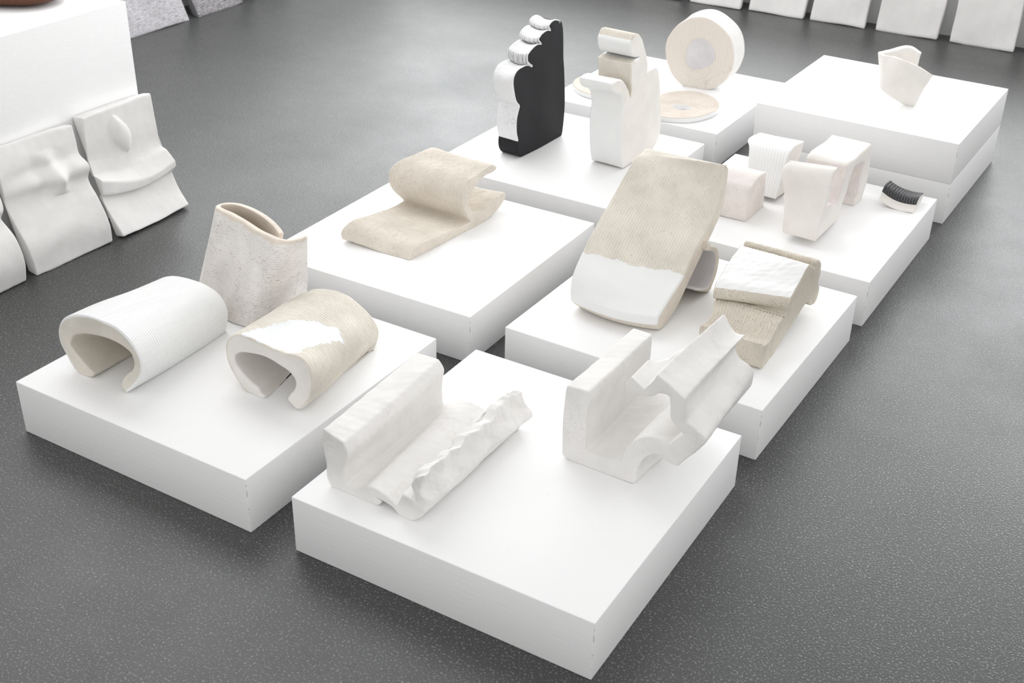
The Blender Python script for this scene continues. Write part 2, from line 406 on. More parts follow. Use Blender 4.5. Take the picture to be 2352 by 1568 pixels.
# ------------------------------------------------------------------ sculptures
# key points in millimetres: near end xyz, far end xyz, surface region
DATA = {
'A1': [[-1986,1600,139,-1996,1940,133,1],[-1941,1600,184,-1987,1940,169,1],[-1919,1600,227,-1981,1940,202,1],[-1923,1600,260,-1988,1940,224,1],[-1944,1600,292,-2006,1940,245,1],[-1982,1600,315,-2037,1940,257,1],[-2028,1600,319,-2081,1940,261,1],[-2076,1600,318,-2125,1940,259,1],[-2127,1600,305,-2172,1940,248,1],[-2167,1600,281,-2213,1940,224,1],[-2192,1600,246,-2233,1940,193,1],[-2195,1600,208,-2224,1940,166,1],[-2181,1600,181,-2207,1940,145,1],[-2163,1600,149,-2185,1940,121,0],[-2137,1600,140,-2160,1940,116,0],[-2099,1600,146,-2125,1940,123,0],[-2090,1600,158,-2119,1940,133,0],[-2116,1600,173,-2145,1940,143,0],[-2138,1600,191,-2169,1940,156,0],[-2161,1600,210,-2192,1940,169,0],[-2147,1600,238,-2184,1940,192,0],[-2109,1600,259,-2151,1940,211,0],[-2062,1600,270,-2109,1940,223,0],[-2014,1600,274,-2065,1940,230,0],[-1977,1600,270,-2030,1940,229,0],[-1950,1600,259,-2003,1940,222,0],[-1945,1600,238,-1995,1940,206,0],[-1951,1600,216,-1998,1940,188,0],[-1978,1600,191,-2020,1940,167,0],[-1995,1600,170,-2032,1940,149,0],[-2001,1600,148,-2034,1940,131,0]],
'A3': [[-1639,1755,163,-1697,2083,127,0],[-1615,1755,146,-1673,2081,111,0],[-1599,1755,152,-1633,2058,142,1],[-1573,1755,182,-1649,2100,130,1],[-1560,1755,219,-1637,2100,159,1],[-1557,1755,254,-1634,2100,182,1],[-1565,1755,278,-1641,2100,198,1],[-1585,1755,290,-1659,2100,217,1],[-1636,1755,285,-1686,2100,234,1],[-1679,1755,287,-1725,2100,251,1],[-1722,1755,292,-1777,2100,252,1],[-1762,1755,294,-1835,2100,237,1],[-1789,1755,284,-1868,2100,217,1],[-1811,1755,259,-1871,2094,218,1],[-1816,1755,239,-1874,2091,202,1],[-1813,1755,204,-1868,2086,174,1],[-1794,1755,170,-1848,2082,145,1],[-1770,1755,146,-1823,2079,124,1],[-1740,1755,128,-1793,2077,107,0],[-1727,1755,128,-1780,2077,106,0],[-1703,1755,147,-1758,2080,119,0],[-1719,1755,154,-1774,2081,126,0],[-1723,1755,165,-1779,2082,135,0],[-1744,1755,174,-1800,2083,144,0],[-1774,1755,195,-1830,2086,163,0],[-1789,1755,212,-1846,2088,178,0],[-1790,1755,228,-1848,2090,191,0],[-1776,1755,242,-1836,2092,201,0],[-1735,1755,252,-1797,2094,207,0],[-1691,1755,255,-1755,2095,205,0],[-1649,1755,247,-1713,2095,195,0],[-1619,1755,237,-1684,2094,185,0],[-1608,1755,222,-1672,2092,171,0],[-1613,1755,200,-1675,2089,155,0],[-1629,1755,179,-1688,2086,139,0]],
'A2': [[-1953,2192,141,-1857,2102,380,0],[-1951,2130,141,-1861,2086,380,0],[-1955,2031,141,-1872,2062,380,0],[-1971,1993,141,-1893,2055,380,0],[-2024,1995,141,-1957,2066,380,0],[-2100,2044,141,-2038,2092,380,0],[-2154,2061,141,-2095,2106,380,0],[-2188,2063,141,-2133,2112,380,0],[-2204,2082,141,-2150,2120,380,0],[-2208,2139,141,-2149,2129,380,0],[-2191,2211,141,-2126,2144,380,0],[-2166,2230,141,-2093,2145,380,0],[-2119,2223,141,-2037,2134,380,0],[-2062,2174,141,-1978,2111,380,0],[-2019,2115,141,-1935,2087,380,0],[-1995,2075,141,-1912,2072,380,0],[-1982,2083,141,-1905,2083,380,1],[-2007,2124,141,-1928,2098,380,1],[-2051,2184,141,-1972,2123,380,1],[-2112,2237,141,-2033,2147,380,1],[-2168,2245,141,-2091,2158,380,1],[-2205,2218,141,-2130,2157,380,1],[-2223,2140,141,-2159,2137,380,1],[-2218,2078,141,-2160,2112,380,1],[-2194,2049,141,-2137,2100,380,1],[-2157,2046,141,-2098,2093,380,1],[-2107,2030,141,-2042,2080,380,1],[-2029,1981,141,-1961,2053,380,1],[-1964,1980,141,-1894,2042,380,1],[-1940,2029,141,-1863,2052,380,1],[-1936,2130,141,-1848,2081,380,1],[-1938,2192,141,-1845,2100,380,1]],
'B1': [[-1381,1575,281,-1398,1930,277,0],[-1328,1575,266,-1337,1930,279,0],[-1319,1575,240,-1322,1930,257,0],[-1323,1575,224,-1325,1930,240,0],[-1333,1575,199,-1328,1930,214,0],[-1332,1575,159,-1328,1930,167,0],[-1296,1575,160,-1317,1940,171,0],[-1268,1575,182,-1302,1950,176,0],[-1237,1575,179,-1275,1950,182,0],[-1201,1575,162,-1225,1950,176,0],[-1194,1575,181,-1200,1950,201,0],[-1185,1575,199,-1189,1950,221,0],[-1167,1575,199,-1184,1960,214,0],[-1152,1575,192,-1170,1960,208,0],[-1163,1575,221,-1173,1960,226,0],[-1169,1575,236,-1177,1970,233,0],[-1157,1575,254,-1175,1990,230,0],[-1133,1575,266,-1167,2000,222,0],[-1143,1575,235,-1154,2000,192,0],[-1140,1575,213,-1132,2000,165,0],[-1126,1575,201,-1144,1980,154,0],[-1130,1575,178,-1152,1970,139,0],[-1154,1575,145,-1159,1932,141,0],[-1178,1575,134,-1171,1920,141,0],[-1193,1575,139,-1205,1950,125,0],[-1212,1575,153,-1222,1950,147,0],[-1253,1575,161,-1269,1950,154,0],[-1238,1575,154,-1257,1950,147,0],[-1247,1575,143,-1266,1945,141,0],[-1275,1575,137,-1275,1935,137,0],[-1320,1575,132,-1330,1935,132,0],[-1364,1575,137,-1379,1932,137,0],[-1379,1575,159,-1394,1932,159,0],[-1379,1575,196,-1394,1932,196,0],[-1385,1575,245,-1400,1932,255,0]],
'B2': [[-1014,1925,324,-1007,2220,327,0],[-961,1925,327,-960,2220,326,0],[-957,1925,309,-959,2220,304,0],[-963,1925,263,-960,2220,253,0],[-962,1925,217,-962,2215,217,0],[-962,1925,178,-962,2215,178,0],[-920,1925,180,-920,2205,190,0],[-880,1925,187,-870,2195,207,0],[-870,1925,222,-850,2195,242,0],[-851,1925,250,-831,2195,270,0],[-817,1925,271,-787,2195,291,0],[-791,1925,272,-761,2195,292,0],[-775,1925,267,-745,2195,287,0],[-762,1925,286,-732,2195,306,0],[-746,1925,302,-726,2195,322,0],[-765,1925,314,-745,2195,334,0],[-779,1925,331,-759,2195,351,0],[-781,1925,354,-761,2195,374,0],[-784,1925,378,-774,2195,398,0],[-803,1925,382,-803,2195,402,0],[-822,1925,366,-822,2075,366,0],[-843,1925,362,-843,2025,362,0],[-860,1925,359,-860,2005,359,0],[-872,1925,362,-872,1995,362,0],[-882,1925,372,-882,1985,372,0],[-870,1925,396,-870,2005,396,0],[-859,1925,389,-859,2015,389,0],[-840,1925,377,-840,2045,387,0],[-825,1925,398,-827,2150,391,0],[-815,1925,420,-791,2200,439,0],[-790,1925,407,-760,2200,402,0],[-752,1925,385,-739,2200,403,0],[-749,1925,360,-749,2180,375,0],[-743,1925,333,-737,2180,355,0],[-720,1925,322,-717,2190,340,0],[-700,1925,309,-708,2200,319,0],[-697,1925,299,-708,2200,311,0],[-719,1925,268,-709,2195,288,0],[-740,1925,240,-730,2185,260,0],[-752,1925,221,-742,2175,241,0],[-773,1925,223,-773,2175,233,0],[-789,1925,232,-789,2175,242,0],[-806,1925,231,-806,2175,241,0],[-826,1925,214,-826,2175,224,0],[-839,1925,185,-839,2175,195,0],[-842,1925,159,-829,2053,150,0],[-845,1925,142,-838,2057,141,0],[-919,1925,138,-919,2195,138,0],[-1002,1925,140,-1002,2215,140,0],[-1018,1925,149,-1018,2215,149,0],[-1019,1925,242,-1019,2220,242,0],[-1016,1925,302,-1016,2220,302,0]],
'C1': [[-1843,2516,137,-2077,2508,149,0],[-1841,2535,160,-2079,2506,170,0],[-1839,2556,175,-2068,2512,193,1],[-1832,2631,171,-2077,2651,179,1],[-1825,2715,165,-2075,2735,169,1],[-1817,2794,163,-2079,2814,163,1],[-1819,2770,202,-2104,2790,202,1],[-1821,2755,238,-2106,2775,238,1],[-1820,2760,266,-2105,2780,266,1],[-1818,2786,293,-2086,2806,293,1],[-1813,2839,302,-2063,2859,302,1],[-1807,2903,306,-2041,2925,306,1],[-1805,2923,292,-2039,2944,292,0],[-1806,2912,285,-2040,2934,285,0],[-1811,2866,285,-2061,2886,285,0],[-1814,2827,274,-2076,2847,274,0],[-1817,2800,258,-2079,2820,258,0],[-1818,2786,240,-2080,2806,240,0],[-1818,2788,213,-2080,2808,213,0],[-1816,2807,190,-2078,2827,190,0],[-1812,2850,178,-2046,2872,178,0],[-1808,2895,184,-2042,2917,184,0],[-1804,2933,196,-2038,2955,196,0],[-1801,2964,201,-2035,2985,201,0],[-1801,2968,187,-2035,2990,187,0],[-1803,2952,162,-2037,2973,162,0],[-1806,2911,145,-2040,2932,145,0],[-1812,2851,137,-2046,2873,137,0],[-1820,2759,133,-2054,2781,133,0],[-1828,2673,136,-2062,2695,136,0],[-1836,2588,137,-2070,2609,137,0]],
'D1': [[-1985,3358,142,-2068,3368,142,0],[-1986,3341,163,-2069,3351,163,0],[-1986,3337,190,-2069,3347,190,0],[-1986,3339,203,-2069,3349,203,1],[-1986,3327,236,-2069,3337,236,1],[-1986,3323,280,-2069,3333,280,1],[-1986,3330,308,-2069,3340,308,1],[-1986,3339,329,-2069,3349,329,1],[-1986,3318,349,-2069,3328,349,1],[-1987,3306,379,-2070,3316,379,1],[-1987,3300,430,-2070,3310,430,1],[-1986,3319,452,-2069,3329,452,1],[-1985,3355,459,-2068,3365,459,1],[-1984,3389,456,-2067,3399,456,1],[-1983,3413,443,-2066,3423,443,1],[-1984,3388,461,-2067,3398,461,7],[-1984,3382,480,-2067,3392,480,7],[-1984,3387,493,-2067,3397,493,1],[-1983,3405,503,-2066,3415,503,1],[-1982,3446,512,-2065,3456,512,1],[-1981,3465,507,-2064,3475,507,7],[-1982,3446,523,-2065,3456,523,7],[-1982,3451,532,-2065,3461,532,1],[-1981,3463,541,-2064,3473,541,1],[-1980,3503,546,-2063,3513,546,1],[-1979,3520,540,-2062,3530,540,7],[-1980,3508,552,-2063,3518,552,7],[-1980,3510,559,-2063,3520,559,1],[-1979,3518,566,-2062,3528,566,1],[-1978,3548,569,-2061,3558,569,1],[-1977,3579,558,-2060,3589,558,1],[-1977,3582,549,-2060,3592,549,0],[-1977,3596,549,-2060,3606,549,0],[-1976,3604,523,-2059,3614,523,0],[-1976,3614,422,-2059,3624,422,0],[-1976,3624,374,-2059,3634,374,0],[-1975,3635,234,-2058,3645,234,0],[-1976,3631,170,-2059,3641,170,0],[-1976,3621,142,-2059,3631,142,0],[-1976,3607,137,-2059,3617,137,0],[-1979,3521,135,-2062,3531,135,0],[-1983,3412,136,-2066,3422,136,0]],
'D2': [[-1650,3460,143,-1772,3465,143,1],[-1650,3445,184,-1772,3450,184,1],[-1650,3429,252,-1772,3434,252,1],[-1650,3423,317,-1772,3428,317,1],[-1650,3429,361,-1772,3434,361,1],[-1650,3418,394,-1772,3423,394,1],[-1650,3398,413,-1772,3403,413,1],[-1650,3369,424,-1772,3374,424,1],[-1650,3349,441,-1772,3354,441,1],[-1650,3344,460,-1772,3349,460,6],[-1650,3370,465,-1772,3375,465,6],[-1650,3403,460,-1772,3408,460,6],[-1650,3437,435,-1772,3442,435,3],[-1650,3462,409,-1772,3467,409,3],[-1650,3476,381,-1772,3481,381,3],[-1650,3478,405,-1772,3483,405,3],[-1650,3471,434,-1772,3476,434,3],[-1650,3458,500,-1772,3463,500,3],[-1650,3491,503,-1772,3496,503,1],[-1650,3529,503,-1772,3534,503,1],[-1650,3490,512,-1772,3495,512,1],[-1650,3467,522,-1772,3472,522,1],[-1650,3455,537,-1772,3460,537,1],[-1650,3448,565,-1772,3453,565,1],[-1650,3456,575,-1772,3461,575,4],[-1650,3472,589,-1772,3477,589,4],[-1650,3497,586,-1772,3502,586,4],[-1650,3527,569,-1772,3532,569,0],[-1650,3552,536,-1772,3557,536,0],[-1650,3591,473,-1772,3596,473,0],[-1650,3598,447,-1772,3603,447,0],[-1650,3594,433,-1772,3599,433,0],[-1650,3616,439,-1772,3621,439,1],[-1650,3659,438,-1772,3664,438,1],[-1650,3670,432,-1772,3675,432,0],[-1650,3697,376,-1772,3702,376,0],[-1650,3717,307,-1772,3722,307,0],[-1650,3732,240,-1772,3737,240,0],[-1650,3733,180,-1772,3738,180,0],[-1650,3711,151,-1772,3716,151,0],[-1650,3661,141,-1772,3666,141,0],[-1650,3534,142,-1772,3539,142,0],[-1650,3486,141,-1772,3491,141,0]],
'E1': [[-1078,2901,466,-1318,2901,466,2],[-1078,2903,447,-1318,2903,447,2],[-1078,2891,360,-1318,2891,360,2],[-1078,2846,310,-1318,2846,310,2],[-1078,2773,259,-1318,2773,259,2],[-1078,2694,204,-1318,2694,204,2],[-1078,2639,168,-1318,2639,168,2],[-1078,2575,142,-1318,2575,142,2],[-1078,2544,145,-1318,2544,145,2],[-1078,2519,170,-1325,2513,170,4],[-1078,2522,192,-1325,2509,195,4],[-1078,2601,223,-1325,2516,239,4],[-1078,2668,248,-1325,2567,293,1],[-1078,2720,293,-1320,2617,337,1],[-1078,2802,336,-1320,2709,390,1],[-1078,2857,382,-1315,2770,438,1],[-1078,2882,438,-1315,2823,467,1],[-1078,2879,482,-1315,2854,468,1]],
'E1f': [[-1062,2776,315,-1262,2776,315,0],[-1062,2792,297,-1262,2792,297,0],[-1062,2839,271,-1262,2839,271,0],[-1062,2860,246,-1262,2860,246,0],[-1062,2867,210,-1262,2867,210,0],[-1062,2855,176,-1262,2855,176,0],[-1062,2833,159,-1262,2833,159,0],[-1062,2820,149,-1262,2820,149,0],[-1062,2785,162,-1262,2785,162,0],[-1062,2722,190,-1262,2722,190,5],[-1062,2720,198,-1262,2720,198,5],[-1062,2767,179,-1262,2767,179,5],[-1062,2806,172,-1262,2806,172,5],[-1062,2828,187,-1262,2828,187,5],[-1062,2842,214,-1262,2842,214,5],[-1062,2841,240,-1262,2841,240,5],[-1062,2820,266,-1262,2820,266,5],[-1062,2769,289,-1262,2769,289,0]],
'E2': [[-790,2499,149,-955,2499,149,0],[-790,2498,169,-955,2498,169,0],[-790,2495,221,-955,2495,221,1],[-790,2556,209,-955,2556,209,1],[-790,2603,227,-962,2603,227,1],[-790,2639,235,-970,2639,235,1],[-790,2624,234,-970,2624,234,0],[-790,2648,233,-975,2648,233,0],[-790,2649,256,-971,2611,235,0],[-790,2661,271,-976,2622,262,2],[-790,2724,284,-980,2687,280,2],[-790,2783,310,-994,2818,300,1],[-790,2831,281,-990,2831,281,1],[-790,2833,300,-990,2833,300,1],[-790,2848,303,-990,2848,303,0],[-790,2870,282,-990,2870,282,0],[-790,2880,253,-990,2880,253,0],[-790,2865,233,-990,2865,233,0],[-790,2897,196,-990,2897,196,0],[-790,2898,171,-990,2898,171,0],[-790,2861,163,-990,2861,163,0],[-790,2833,174,-990,2833,174,0],[-790,2809,191,-990,2809,191,0],[-790,2753,179,-970,2753,179,0],[-790,2662,163,-955,2662,163,0],[-790,2552,137,-955,2552,137,0]],
'F1': [[-1152,3295,139,-1292,3295,139,0],[-1152,3294,211,-1292,3294,211,0],[-1152,3308,244,-1292,3308,244,1],[-1152,3333,252,-1292,3333,252,1],[-1152,3379,262,-1292,3379,262,1],[-1152,3435,256,-1292,3435,256,1],[-1152,3435,234,-1292,3435,234,0],[-1152,3437,174,-1292,3437,174,0],[-1152,3447,120,-1292,3447,120,0],[-1152,3372,128,-1292,3372,128,0]],
'F2': [[-1130,3477,162,-1215,3477,162,1],[-1130,3518,225,-1245,3518,225,1],[-1130,3557,286,-1265,3557,286,1],[-1130,3581,295,-1280,3581,295,1],[-1130,3615,297,-1280,3615,297,1],[-1130,3670,288,-1280,3670,288,1],[-1130,3695,285,-1280,3695,285,0],[-1130,3683,254,-1280,3683,254,0],[-1130,3664,222,-1250,3664,222,0],[-1130,3636,147,-1220,3636,147,0]],
'F3': [[-915,3236,162,-1015,3236,162,0],[-915,3238,175,-1018,3238,175,0],[-915,3282,254,-1040,3282,254,0],[-915,3320,338,-1061,3290,331,0],[-915,3332,347,-1060,3300,339,0],[-915,3367,347,-1055,3340,346,0],[-915,3332,339,-1045,3332,339,3],[-915,3326,301,-1045,3326,301,3],[-915,3317,271,-1045,3317,271,3],[-915,3296,248,-1045,3296,248,3],[-915,3346,241,-1045,3346,241,3],[-915,3407,210,-1045,3407,210,3],[-915,3422,237,-1045,3422,237,3],[-915,3436,267,-1045,3436,267,3],[-915,3450,297,-1045,3450,297,3],[-915,3453,323,-1045,3453,323,0],[-915,3470,330,-1045,3470,330,0],[-915,3548,324,-1045,3548,324,0],[-915,3626,321,-1045,3626,321,0],[-915,3692,320,-1045,3692,320,0],[-915,3701,287,-1045,3701,287,0],[-915,3708,225,-1045,3708,225,0],[-915,3700,180,-1045,3700,180,0],[-915,3679,145,-1045,3679,145,0],[-915,3669,138,-1045,3669,138,0],[-915,3599,138,-1045,3599,138,3],[-915,3608,164,-1045,3608,164,3],[-915,3627,169,-1045,3627,169,3],[-915,3626,222,-1045,3626,222,3],[-915,3633,266,-1045,3633,266,3],[-915,3632,277,-1045,3632,277,3],[-915,3575,287,-1045,3575,287,0],[-915,3527,290,-1045,3527,290,0],[-915,3507,273,-1045,3507,273,0],[-915,3498,248,-1045,3498,248,0],[-915,3486,214,-1045,3486,214,0],[-915,3471,194,-1045,3471,194,0],[-915,3468,175,-1045,3468,175,0],[-915,3445,146,-1025,3445,146,0],[-915,3419,150,-1020,3419,150,0],[-915,3254,163,-1015,3254,163,0]],
'F5': [[-742,3644,139,-852,3644,139,0],[-742,3667,148,-852,3667,148,0],[-742,3666,158,-852,3666,158,1],[-742,3690,172,-852,3690,172,1],[-742,3729,173,-852,3729,173,1],[-742,3746,170,-852,3746,170,0],[-742,3754,158,-852,3754,158,0],[-742,3719,144,-852,3719,144,0]],
'G1': [[-1934,4364,240,-1930,4459,252,0],[-1940,4363,288,-1936,4458,300,0],[-1925,4365,338,-1921,4460,350,0],[-1889,4370,385,-1885,4465,397,0],[-1844,4377,411,-1840,4472,423,0],[-1791,4384,416,-1787,4479,428,0],[-1737,4392,393,-1733,4487,405,0],[-1690,4398,352,-1686,4493,364,0],[-1667,4402,295,-1663,4497,307,0],[-1663,4402,243,-1659,4497,255,0],[-1686,4399,183,-1682,4494,195,0],[-1725,4394,145,-1721,4489,157,0],[-1789,4385,127,-1785,4480,139,0],[-1853,4376,136,-1849,4471,148,0],[-1902,4369,173,-1898,4464,185,0],[-1925,4365,215,-1921,4460,227,0]],
'T1': [[-2950,2375,382,-2961,2667,374,0],[-2952,2375,297,-2952,2667,258,0],[-2954,2375,235,-2944,2667,201,0],[-2945,2375,197,-2922,2667,193,0],[-2905,2375,189,-2885,2667,159,0],[-2907,2375,139,-2884,2667,141,0],[-2927,2375,130,-2909,2667,115,0],[-2888,2375,76,-2883,2667,61,0],[-2841,2375,13,-2845,2667,12,0]],
'T2': [[-2984,2058,368,-2956,2340,365,0],[-2961,2058,320,-2949,2340,321,0],[-2951,2058,289,-2943,2340,279,0],[-2947,2058,263,-2908,2340,252,0],[-2947,2058,236,-2905,2340,237,0],[-2951,2058,209,-2921,2340,202,0],[-2929,2058,159,-2889,2340,146,0],[-2890,2058,92,-2853,2340,63,0],[-2867,2058,0,-2853,2340,3,0]],
}

def E1W(V):
    return V
def F5W(V):
    V = V.copy(); u = np.clip((-0.742-V[:, 0])/0.11, 0, 1.1)
    V[:, 2] += 0.018*u**3+0.004*(u*3.1-1.5)**2*0.5
    return V
D = DATA
ZB = H+0.0006
def s1(name, key, loc, label, cat='sculpture', **kw):
    o = loft(name, D[key], kw.pop('mats'), loc, **kw); props(o, label, cat); return o

# three rolled tubes
s1('clay_tube', 'A1', (-2.05, 1.76, H), 'white glazed ribbed clay tube lying leftmost on the front left plinth, open underneath',
   mats={0: M_CREAM, 1: M_WGLAZE}, base=ZB, ribs=0.0078, amp=0.0021, m=300, lumps=(0.11, 0.0016), cap_r=0.005, smooth=3, seed=1)
t = empty('clay_tube', (-1.70, 1.93, H), 'cream ribbed clay tube with a glossy white patch on its flattened front', 'sculpture')
PATCH = [(-1.766, 1.757), (-1.681, 1.757), (-1.604, 1.764), (-1.612, 1.802), (-1.608, 1.855), (-1.606, 1.925), (-1.638, 1.952), (-1.703, 1.925), (-1.735, 1.890), (-1.752, 1.823)]
def in_patch(x, y):
    x = x+0.0022*math.sin(y*310)+0.002*math.sin(y*130); y = y+0.003*math.sin(x*150)
    c = False
    for q in range(len(PATCH)):
        (x0, y0), (x1, y1) = PATCH[q-1], PATCH[q]
        if (y0 > y) != (y1 > y) and x < x0+(y-y0)/(y1-y0)*(x1-x0): c = not c
    return c
def a3_split(rg, i, tt, c):
    return 2 if rg == 1 and c[2] > 0.2 and in_patch(c[0], c[1]) else rg
def a3_mask(P): return np.array([0.12 if (p[2] > 0.2 and in_patch(p[0], p[1])) else 1.0 for p in P])
loft('clay_tube', D['A3'], {0: M_BODY, 1: M_CREAM, 2: M_GLOSS}, (-1.70, 1.93, H), base=ZB, ribs=0.0085, amp=0.002, m=300, step=0.003, ribmask=a3_mask, lumps=(0.10, 0.0022),
     cap_r=0.005, smooth=3, seed=2, split=a3_split, parent=t, part='tube_body', parts={2: 'glaze_patch'})
s1('clay_vessel', 'A2', (-2.08, 2.1, H), 'upright pitted white clay vessel with a rolled cream rim, standing behind two lying tubes',
   mats={0: M_RIM, 1: M_PITTED}, base=ZB, ribs=0.0062, amp=0.0011, m=230, lumps=(0.10, 0.0015), cap_r=0.003, smooth=2, seed=4,
   split=lambda rg, i, tt, c: (0 if (tt > 0.955+0.012*math.sin(c[0]*70) and rg == 1) else rg))

# wall-and-ribbon forms
def b1_warp(V):
    # the torn ribbon side is rougher and more wavy than the wall
    w = np.clip((V[:, 0]+1.22)/0.05, 0, 1)[:, None]*np.clip((V[:, 2]-0.16)/0.03, 0.15, 1)[:, None]
    return V+w*(lump(V, 0.035, 0.0055, 3)+lump(V, 0.011, 0.0016, 5))
s1('ribbon_form', 'B1', (-1.24, 1.75, H), 'crackled white clay form with thick low wall and torn wavy ribbon lying beside it',
   mats={0: M_WHITE}, base=ZB, m=110, step=0.003, lumps=(0.09, 0.0014), fine=(0.012, 0.0004), cap_r=0.003, smooth=2, seed=5, warp=b1_warp)
s1('ribbon_form', 'B2', (-0.87, 2.07, H), 'white clay form with tall straight wall, small arch and a raised zigzag ribbon',
   mats={0: M_WHITE}, base=ZB, m=80, step=0.0035, lumps=(0.10, 0.0014), fine=(0.014, 0.0003), cap_r=0.003, smooth=2, seed=6)

# curled slab
def c1_bow(P, t, R):
    P = P.copy(); P[:, 2] -= 0.010*4*t*(1-t)*np.clip((P[:, 2]-0.15)/0.04, 0, 1)*(P[:, 2] < 0.22)
    return P
s1('curled_slab', 'C1', (-1.94, 2.76, H), 'sandy ribbed clay slab whose top layer peels up into a roll, alone on its plinth',
   mats={0: M_CREAML, 1: M_CREAML}, base=ZB, ribs=0.0062, amp=0.0014, m=240, lumps=(0.10, 0.003), fine=(0.012, 0.0005), cap_r=0.005, smooth=3, seed=7, bow=c1_bow)

# black stepped sculpture with white glazed steps
t = empty('stepped_sculpture', (-2.02, 3.49, H), 'tall black clay sculpture with four white glazed steps down its front', 'sculpture')
def d1_bow(P, t, R):
    P = P.copy(); P[:, 2] -= 0.010*4*t*(1-t)*np.isin(R, (1, 7))*np.clip((P[:, 2]-0.40)/0.05, 0, 1); return P
loft('stepped_sculpture', D['D1'], {0: M_BLACK, 1: M_CRACKLE, 7: M_CRACKLE}, (-2.02, 3.49, H), base=ZB, ribs=0.0066, amp=0.0022, ribreg=(7,), m=150, step=0.003, cap_r=0.004, wob=0.05,
     lumps=(0.09, 0.0022), smooth=1, seed=8, bow=d1_bow, parent=t, part='black_body', parts={1: 'glazed_steps', 7: 'glazed_steps'},
     split=lambda rg, i, tt, c: (0 if rg == 7 and abs(math.sin(math.pi*tt*0.0836/0.0066)) < 0.27+0.12*math.sin(int(tt*0.0836/0.0066+0.5)*2.3) else rg))
# chair-like
t = empty('chair_form', (-1.71, 3.55, H), 'bone-coloured upright clay sculpture like a folded chair, with a rounded head block on top', 'sculpture')
loft('chair_form', D['D2'], {0: M_BODY, 1: M_WGLAZE, 3: M_CREAM, 4: M_CREAML, 6: M_WGLAZE}, (-1.71, 3.55, H), base=ZB, ribs=0.0085, amp=0.0014, ribreg=(3, 4, 6), m=110, step=0.004,
     cap_r=0.005, lumps=(0.10, 0.0022), smooth=2, seed=9, parent=t, part='clay_body', parts={1: 'white_glaze', 3: 'ribbed_panel', 4: 'ribbed_cap', 6: 'ribbed_arm'})

# leaning slab with curled foot
t = empty('leaning_slab', (-1.2, 2.72, H), 'big ribbed sandy slab leaning back on a curled foot, lower end glazed white', 'sculpture')
def e1_bow(P, t, R):
    P = P.copy(); w = np.clip((2.70-P[:, 1])/0.14, 0, 1); P[:, 1] -= 0.026*4*t*(1-t)*w*w; return P
loft('leaning_slab', D['E1'], {0: M_CREAML, 1: M_CREAM, 2: M_CREAML, 4: M_WGLAZE}, (-1.2, 2.72, H), base=ZB, ribs=0.0068, amp=0.0018, m=250, step=0.0022, cap_r=0.006,
     lumps=(0.12, 0.002), smooth=3, seed=10, wobble=(1, 4, 0.0035), parent=t, part='slab', parts={4: 'glazed_end'},
     bow=e1_bow)
loft('leaning_slab', D['E1f'], {0: M_CREAMD, 5: M_LILAC}, (-1.2, 2.72, H), base=ZB, m=30, cap_r=0.003, lumps=(0.08, 0.002), smooth=2, seed=11, parent=t, part='curled_foot')
# folded slab
t = empty('folded_slab', (-0.89, 2.7, H), 'grogged beige clay slab folded double, its upper leaf glazed white', 'sculpture')
loft('folded_slab', D['E2'], {0: M_CREAMD, 1: M_CREAMD, 2: M_WGLAZE}, (-0.89, 2.7, H), base=ZB, ribs=0.0088, amp=0.0018, m=190, cap_r=0.004,
     lumps=(0.10, 0.003), fine=(0.01, 0.0007), smooth=2, seed=12, parent=t, part='folded_body', parts={2: 'glazed_leaf'},
     split=lambda rg, i, tt, c: (0 if rg == 2 and (tt < 0.012 or tt > 0.985) else rg))

# small blocks
s1('clay_block', 'F1', (-1.22, 3.37, H), 'smallest pale pink block with a sloping ribbed top, beside the tall leaning slab',
   mats={0: M_PINK, 1: M_PINK}, base=ZB, ribs=0.007, amp=0.0008, m=110, cap_r=0.004, lumps=(0.08, 0.002), seed=13)
s1('clay_block', 'F2', (-1.2, 3.6, H), 'upright white block with coarse vertical ribs and a dished ribbed top',
   mats={0: M_BODY, 1: M_WGLAZE}, base=ZB, ribs=0.0088, amp=0.0022, wob=0.08, m=140, cap_r=0.003, lumps=(0.09, 0.002), seed=14)
s1('bridge_form', 'F3', (-0.98, 3.48, H), 'bone clay bridge form with smooth front wall, pink ribbed notch and open arch',
   mats={0: M_BODY, 3: M_PINK}, base=ZB, ribs=0.0085, amp=0.0013, ribreg=(3,), m=120, step=0.004, cap_r=0.007, lumps=(0.09, 0.0025), smooth=2, seed=15)
t = empty('comb_piece', (-0.8, 3.69, H), 'little curved cream chip with a black ridged top at the right end of its plinth', 'sculpture')
loft('comb_piece', D['F5'], {0: M_BODY, 1: M_BLACKG}, (-0.8, 3.69, H), base=ZB, ribs=0.0085, amp=0.0032, m=120, step=0.003, cap_r=0.002, lumps=(0.05, 0.0012),
     smooth=2, seed=16, parent=t, part='cream_tile', parts={1: 'black_comb'}, warp=lambda V: F5W(V))

